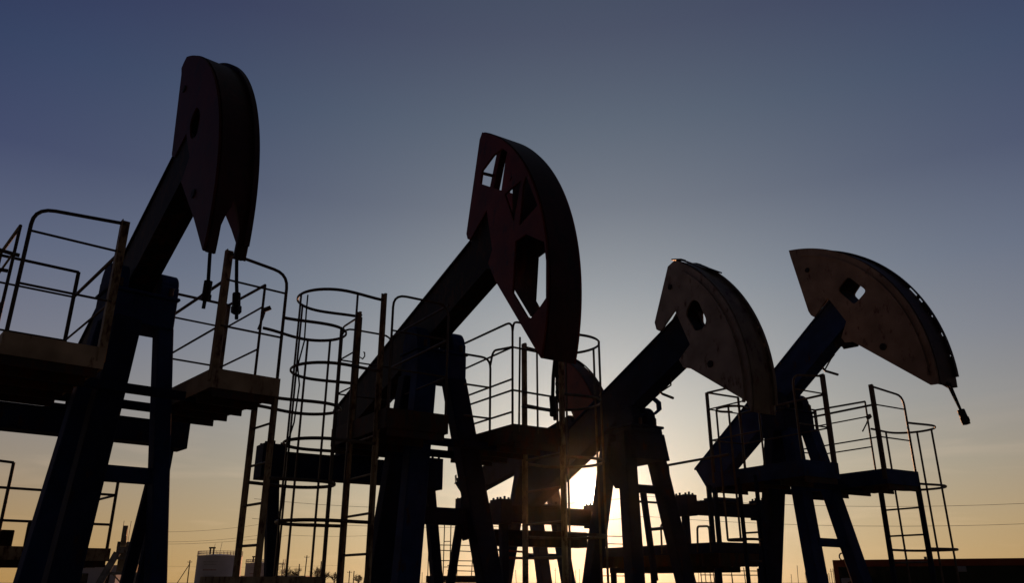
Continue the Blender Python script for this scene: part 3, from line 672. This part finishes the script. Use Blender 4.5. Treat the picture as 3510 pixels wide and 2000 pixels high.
dsc = ['leftmost of the two short poles between the white tanks', 'right one of the two short poles between the white tanks', 'bare pole just right of the lattice stair tower', 'thin pole between the two clumps of bare trees', 'tall pole with a crossarm rising above the bare trees',
       'pole at the right edge of the large bare tree', 'pole propped by a slanting stay left of the larger white tank', 'stubby pole beside the khaki ladder rail', 'small crossarm pole right of the khaki ladder', 'small plain pole farthest right of the khaki ladder']
for (x, y, h, arms), lb in zip(poles, dsc): pole(x, y, h, lb, arms, lean=random.uniform(-0.15, 0.25), stay='stay' in lb, r=0.16)
# thin masts on the horizon to the right
def mast_at(px, d, h): return ((px - 1755) / 2896 * d, d, h)
masts = []
for px in (1424, 1437, 1448, 1752, 1770, 1840, 1905, 1925, 1962, 1972, 1985, 2082, 2395, 2448, 2508, 2570, 2712, 2735, 2765, 2838, 2845, 2852, 2862):
    masts.append(px)
for i, px in enumerate(masts):
    x, y, h = mast_at(px + random.uniform(-2, 2), 300 + random.uniform(-20, 30), random.uniform(3.5, 7.0))
    t = root('thin_mast', (x, y, 0), 0, 'thin bare mast standing far off on the flat horizon', 'mast', 'thin masts on the horizon')
    mb = MB(); mb.tube([(0, 0, 0), (random.uniform(-0.3, 0.3), 0, h)], 0.10, 5); mb.build('mast_shaft', 'wood', t)
    if i % 3 == 0:
        mb = MB(); mb.bar((-0.5, 0, h * 0.85), (0.5, 0, h * 0.85), 0.1, 0.1); mb.build('cross_arm', 'wood', t)

def wire(pts, label, r=0.02, sag=0.6):
    mb = MB(); P = [Vector(q) for q in pts]; out = []
    for a, b in zip(P[:-1], P[1:]):
        for k in range(12):
            t = k / 12; out.append(a.lerp(b, t) - Vector((0, 0, sag * 4 * t * (1 - t))))
    out.append(P[-1]); mb.tube(out, r, 4)
    tag(mb.build('power_line', 'dark'), label, 'power line', 'overhead power lines')
wire([(-22.1, 70, 8.23), (11, 67.8, 8.23), (51.6, 64.8, 8.1)], 'upper of the two overhead wires crossing the sky at the right', 0.014, 0.9)
wire([(-22.1, 70, 6.6), (11, 67.8, 6.6), (51.6, 64.8, 6.46)], 'lower of the two overhead wires crossing the sky at the right', 0.014, 0.8)
wire([(-52.5, 125, 8.57), (-37.5, 125, 9.77)], 'highest of the slanting wires left of the ladder', 0.017, 0.3)
wire([(-52.5, 125, 7.13), (-37.5, 125, 8.18)], 'middle one of the slanting wires left of the ladder', 0.017, 0.3)
wire([(-52.5, 125, 6.79), (-33.3, 125, 8.1), (-16.7, 125, 8.35)], 'lowest wire, slanting left of the ladder and level behind its cage', 0.017, 0.3)
wire([(-100, 240, 5.6), (-50, 240, 5.8)], 'faint low wire strung level above the tanks', 0.018, 0.4)

# bare trees
def bare_tree(x, y, h, w, label, n=70):
    t = root('bare_tree', (x, y, 0), 0, label, 'tree', 'bare trees by the low building')
    mb = MB(); mb.tube([(0, 0, 0), (0.1, 0, h * 0.35)], 0.18, 6); mb.build('trunk', 'twig', t)
    mb = MB()
    def grow(p, d, ln, r, lev):
        q = p + d * ln; mb.tube([p, p.lerp(q, 0.5) + Vector((random.uniform(-.1, .1), 0, 0)) * ln, q], r, 4)
        if lev == 0: return
        for _ in range(random.choice((3, 4, 4))):
            nd = (d + Vector((random.uniform(-.8, .8) * w, random.uniform(-.8, .8), random.uniform(-.25, .35)))).normalized()
            grow(p.lerp(q, random.uniform(0.45, 1.0)), nd, ln * random.uniform(0.55, 0.8), r * 0.6, lev - 1)
    for _ in range(8):
        grow(Vector((0.05, 0, h * random.uniform(0.1, 0.35))), Vector((random.uniform(-.7, .7) * w, random.uniform(-.6, .6), 1)).normalized(), h * 0.26, 0.06, 4)
    mb.build('crown', 'twig', t)
bare_tree(-66.5, 250, 6.4, 0.9, 'leafless rounded tree nearest the lattice stair tower'); bare_tree(-63.9, 250, 6.0, 0.9, 'leafless tree just right of the one by the stair tower')
bare_tree(-58.3, 250, 6.6, 1.2, 'widest leafless tree, around the tall crossarm pole'); bare_tree(-55.9, 250, 5.6, 1.1, 'leafless tree against the right pole'); bare_tree(-52.7, 250, 4.4, 1.2, 'low leafless shrub left of the khaki ladder rail')
bare_tree(-45.5, 250, 4.0, 1.3, 'low leafless shrub right of the khaki ladder, beside the dark leg')

# far railed platform between the legs of the truss-headed pumpjack
t = root('well_platform', (-2.6, 26, 0), 0, 'small railed work platform with a ladder, far off between the dark legs', 'platform', 'railed well platforms')
mb = MB(); mb.box((-0.05, 0, 1.55), (1.65, 1.4, 1.75))
for x in (0.0, 1.5):
    for y in (0.05, 1.25): mb.box((x, y, 0), (x + 0.1, y + 0.1, 1.55))
mb.build('platform_deck', 'deck', t)
rails(t, [[(0, 0, 1.75), (0, 0, 2.66)], [(0, 0, 2.66), (1.45, 0, 2.64), (1.58, 0, 1.75)], [(0, 0, 2.62), (0, 1.3, 2.62)], [(0, 1.3, 1.75), (0, 1.3, 2.62)], [(0, 0, 2.2), (1.5, 0, 2.18)], [(0.9, 0, 1.75), (0.9, 0, 2.64)], [(1.35, 0, 1.75), (1.38, 0, 2.5)], [(0.3, 0, 2.5), (1.4, 0, 2.46)], [(0.6, 0.0, 2.05), (1.5, 0, 2.03)], [(0.6, 0, 1.9), (1.5, 0, 1.88)]], 0.014)
rails(t, [[(0.5, -0.3, 0), (0.5, -0.3, 3.3)], [(0.7, -0.3, 0), (0.7, -0.3, 3.3)]], 0.016, name='ladder_rail')
rails(t, [[(0.5, -0.3, z), (0.7, -0.3, z)] for z in (1.2, 1.6, 2.0, 2.75)], 0.012, name='rung')
t = root('well_platform', (6.4, 30, 0), 0, 'low railed work platform far off under the gear deck of the rightmost pumpjack', 'platform', 'railed well platforms')
mb = MB(); mb.box((0, 0, 1.0), (2.5, 1.3, 1.15))
for x in (0.0, 2.4):
    for y in (0.0, 1.2): mb.box((x, y, 0), (x + 0.1, y + 0.1, 1.0))
mb.build('platform_deck', 'deck', t)
rails(t, [[(0, 0, 1.95), (2.5, 0, 1.93)], [(0.3, 0, 1.80), (2.5, 0, 1.79)], [(0, 0, 1.55), (0.9, 0, 1.55)]] + [[(x, 0, 1.15), (x - 0.03, 0, 2.05)] for x in (0.1, 0.35, 0.5, 0.68, 0.8, 1.45, 1.9)], 0.016)
t = root('well_platform', (2.9, 34, 0), 0, 'small railed work platform far off behind the legs of the cream-headed pumpjack', 'platform', 'railed well platforms')
mb = MB(); mb.box((0, 0, 1.0), (2.2, 1.3, 1.15)); 
for x in (0.0, 2.1): mb.box((x, 0, 0), (x + 0.1, 0.1, 1.0)); mb.box((x, 1.2, 0), (x + 0.1, 1.3, 1.0))
mb.build('platform_deck', 'deck', t)
rails(t, [[(0, 0, 3.35), (2.2, 0, 3.3)], [(0, 0, 3.05), (2.2, 0, 3.0)], [(0, 0, 1.8), (2.2, 0, 1.78)]] + [[(x, 0, 1.15), (x, 0, 3.6)] for x in (0.35, 0.62)], 0.018)

# orange-edged cabin, bottom right
cab = root('site_cabin', (9.94, 26, 0), math.atan2(-2.4, 4.5), 'dark green site cabin with an orange roof edge at the bottom right', 'cabin')
W_, Hc, D_ = 9.0, 2.21, 2.6
mb = MB(); mb.box((0.03, 0.03, 0), (W_ - 0.03, D_ - 0.03, Hc - 0.02))
for i in range(44):
    x = 0.12 + i * 0.2; mb.box((x, 0.008, 0.12), (x + 0.1, 0.031, Hc - 0.22))
mb.build('wall', 'green', cab)
mb = MB(); mb.box((0, 0, Hc - 0.20), (W_, D_, Hc)); mb.build('roof_fascia', 'orange', cab, bevel=0.01)
for x in (0.0, W_ - 0.14):
    mb = MB(); mb.box((x, 0, 0), (x + 0.14, 0.12, Hc - 0.201)); mb.build('corner_post', 'orange', cab)
for x in (0.27, 8.6):
    mb = MB(); mb.tube([(x + 0.085 * math.cos(k * math.pi / 8), 0.3, Hc + 0.10 + 0.105 * math.sin(k * math.pi / 8)) for k in range(16)], 0.022, 7, closed=True); mb.build('lifting_ring', 'rail', cab)
mb = MB(); mb.box((0.22, -0.30, 1.05), (1.05, -0.01, 1.68)); ac = mb.build('air_conditioner', 'acwhite', cab, bevel=0.02)
mb = MB()
for rr in (0.08, 0.16, 0.24): mb.tube([(0.55 + rr * math.cos(k * math.pi / 12), -0.306, 1.36 + rr * math.sin(k * math.pi / 12)) for k in range(24)], 0.006, 5, closed=True)
mb.build('fan_grille', 'dark', ac)
mb = MB(); mb.tube([(0.55 + 0.0, -0.301, 1.36), (0.55, -0.303, 1.36)], 0.25, 24); mb.build('fan_opening', 'dark', ac)
mb = MB(); mb.box((3.35, -0.14, Hc - 0.36), (3.62, -0.02, Hc - 0.21)); mb.build('wall_lamp', 'acwhite', cab, bevel=0.01)
mb = MB(); mb.tube([(2.6, 0.1, Hc), (2.6, 0.1, Hc + 0.07)], 0.04, 8); mb.build('roof_plug', 'rail', cab)

# ------------------------------------------------------------------ ground
mb = MB(); S_ = 790
n = 30
vs = [(-S_ + 2 * S_ * i / n, -S_ + 2 * S_ * j / n, 0) for j in range(n + 1) for i in range(n + 1)]
mb.add(vs, [(j * (n + 1) + i, j * (n + 1) + i + 1, (j + 1) * (n + 1) + i + 1, (j + 1) * (n + 1) + i) for j in range(n) for i in range(n)])
g = mb.build('ground', 'ground'); g['kind'] = 'structure'

# ------------------------------------------------------------------ camera
cam = bpy.data.cameras.new('camera'); co = bpy.data.objects.new('camera', cam); COL.objects.link(co)
cam.sensor_width = 36; cam.lens = 36 * 2720 / 3510; cam.clip_end = 6000; cam.clip_start = 0.1
co.location = (0, 0, 1.6); co.rotation_euler = (R(90 + 20.07), 0, 0); scene.camera = co

# ------------------------------------------------------------------ light
SUN_EL, SUN_AZ = 5.7, 5.5
sd = Vector((math.sin(R(SUN_AZ)) * math.cos(R(SUN_EL)), math.cos(R(SUN_AZ)) * math.cos(R(SUN_EL)), math.sin(R(SUN_EL))))
sl = bpy.data.lights.new('sun', 'SUN'); sl.energy = 2.0; sl.angle = R(0.55); sl.color = (1.0, 0.42, 0.17)
so = bpy.data.objects.new('sun', sl); COL.objects.link(so); so.rotation_euler = sd.to_track_quat('Z', 'Y').to_euler(); so.location = (0, 0, 40)

w = bpy.data.worlds.new('World'); scene.world = w; w.use_nodes = True
nt = w.node_tree; N = nt.nodes; L = nt.links; N.clear()
out = N.new('ShaderNodeOutputWorld'); bg = N.new('ShaderNodeBackground'); L.new(bg.outputs[0], out.inputs[0])
sky = N.new('ShaderNodeTexSky'); sky.sky_type = 'NISHITA'; sky.sun_disc = False; sky.sun_elevation = R(SUN_EL); sky.sun_rotation = R(SUN_AZ)
sky.air_density = 1.0; sky.dust_density = 1.2; sky.ozone_density = 2.0; sky.altitude = 50
def s2l(c): return tuple(((x / 255) / 12.92 if x / 255 <= 0.04045 else ((x / 255 + 0.055) / 1.055) ** 2.4) for x in c)
tc = N.new('ShaderNodeTexCoord'); sx = N.new('ShaderNodeSeparateXYZ'); nrm = N.new('ShaderNodeVectorMath'); nrm.operation = 'NORMALIZE'
L.new(tc.outputs['Generated'], nrm.inputs[0]); L.new(nrm.outputs[0], sx.inputs[0])
def math_(op, a, b=None, c=None):
    m = N.new('ShaderNodeMath'); m.operation = op
    for i, v in enumerate((a, b, c)):
        if v is None: continue
        if hasattr(v, 'is_linked'): L.new(v, m.inputs[i])
        else: m.inputs[i].default_value = v
    return m.outputs[0]
el = math_('MULTIPLY', math_('ARCSINE', sx.outputs['Z']), 180 / math.pi / 60)      # 60 degrees -> 1
ramp = N.new('ShaderNodeValToRGB'); L.new(el, ramp.inputs['Fac'])
SKY = [(0.0, (0.392, 0.198, 0.046)), (3.5, (0.330, 0.196, 0.090)), (7.0, (0.2535, 0.1869, 0.1467)), (11.0, (0.1872, 0.1639, 0.1892)), (15.0, (0.1258, 0.1228, 0.1895)), (20.0, (0.0707, 0.0803, 0.1661)), (26.0, (0.024, 0.029, 0.114)), (32.0, (0.010, 0.0195, 0.098)), (38.0, (0.004, 0.004, 0.077)), (44.0, (0.004, 0.009, 0.070)), (60.0, (0.034, 0.034, 0.046))]
el_ = ramp.color_ramp.elements
while len(el_) < len(SKY): el_.new(0.5)
for e, (d_, c) in zip(el_, SKY): e.position = d_ / 60; e.color = (*c, 1)
dt = N.new('ShaderNodeVectorMath'); dt.operation = 'DOT_PRODUCT'; L.new(nrm.outputs[0], dt.inputs[0]); dt.inputs[1].default_value = sd
ang = math_('MULTIPLY', math_('ARCCOSINE', math_('MINIMUM', dt.outputs['Value'], 0.999999)), 180 / math.pi)
def gauss(sig): return math_('EXPONENT', math_('MULTIPLY', math_('POWER', math_('DIVIDE', ang, sig), 2.0), -1.0))
def expo(sig): return math_('EXPONENT', math_('MULTIPLY', ang, -1.0 / sig))
def addc(cur, fac, col, k):
    mx = N.new('ShaderNodeVectorMath'); mx.operation = 'SCALE'; mx.inputs[0].default_value = col; L.new(math_('MULTIPLY', fac, k), mx.inputs['Scale'])
    ad = N.new('ShaderNodeVectorMath'); ad.operation = 'ADD'; L.new(cur, ad.inputs[0]); L.new(mx.outputs[0], ad.inputs[1]); return ad.outputs[0]
# azimuth falloff: darker away from the sun
dim = N.new('ShaderNodeMapRange'); L.new(ang, dim.inputs['Value']); dim.inputs['From Min'].default_value = 45; dim.inputs['From Max'].default_value = 110; dim.inputs['To Min'].default_value = 1.0; dim.inputs['To Max'].default_value = 0.09
sc_ = N.new('ShaderNodeVectorMath'); sc_.operation = 'SCALE'; L.new(ramp.outputs['Color'], sc_.inputs[0]); L.new(dim.outputs['Result'], sc_.inputs['Scale'])
cur = sc_.outputs[0]
skm = N.new('ShaderNodeVectorMath'); skm.operation = 'SCALE'; L.new(sky.outputs['Color'], skm.inputs[0]); skm.inputs['Scale'].default_value = 0.003
ad = N.new('ShaderNodeVectorMath'); ad.operation = 'ADD'; L.new(cur, ad.inputs[0]); L.new(skm.outputs[0], ad.inputs[1]); cur = ad.outputs[0]
cur = addc(cur, expo(22), (0.211, 0.290, 0.187), 1.0)
cur = addc(cur, expo(9), (0.597, 0.459, 0.429), 1.0)
cur = addc(cur, gauss(2.6), (0.5, 0.5, 0.42), 0.7)
cur = addc(cur, gauss(0.6), (1.0, 0.9, 0.7), 14.0)
mpc = N.new('ShaderNodeMapping'); mpc.inputs['Scale'].default_value = (5, 5, 42); L.new(nrm.outputs[0], mpc.inputs['Vector'])
cn = N.new('ShaderNodeTexNoise'); cn.inputs['Scale'].default_value = 1.0; cn.inputs['Detail'].default_value = 6; cn.inputs['Distortion'].default_value = 0.6; L.new(mpc.outputs[0], cn.inputs['Vector'])
cr = N.new('ShaderNodeValToRGB'); cr.color_ramp.elements[0].position = 0.52; cr.color_ramp.elements[1].position = 0.78; L.new(cn.outputs['Fac'], cr.inputs['Fac'])
bd = N.new('ShaderNodeMapRange'); bd.inputs['From Min'].default_value = 12 / 60; bd.inputs['From Max'].default_value = 3 / 60; L.new(el, bd.inputs['Value'])
cur = addc(cur, math_('MULTIPLY', cr.outputs['Color'], bd.outputs['Result']), (0.13, 0.085, 0.055), 1.0)
L.new(cur, bg.inputs['Color']); bg.inputs['Strength'].default_value = 1.0

if HAZE:
    mb = MB(); mb.box((-800, -800, -1.0), (800, 800, 10.8)); hz = mb.build('haze', None); hz['kind'] = 'stuff'
    m = bpy.data.materials.new('evening_haze'); m.use_nodes = True; n2 = m.node_tree; n2.nodes.clear()
    o2 = n2.nodes.new('ShaderNodeOutputMaterial'); v = n2.nodes.new('ShaderNodeVolumePrincipled'); n2.links.new(v.outputs[0], o2.inputs['Volume'])
    v.inputs['Color'].default_value = (0.95, 0.95, 0.95, 1); v.inputs['Density'].default_value = 0.00011; v.inputs['Anisotropy'].default_value = 0.95
    hz.data.materials.append(m)
    scene.cycles.volume_bounces = 0

scene.view_settings.view_transform = 'Standard'; scene.view_settings.look = 'None'; scene.view_settings.exposure = 0; scene.view_settings.gamma = 1
scene.cycles.use_denoising = True
scene.cycles.max_bounces = 6
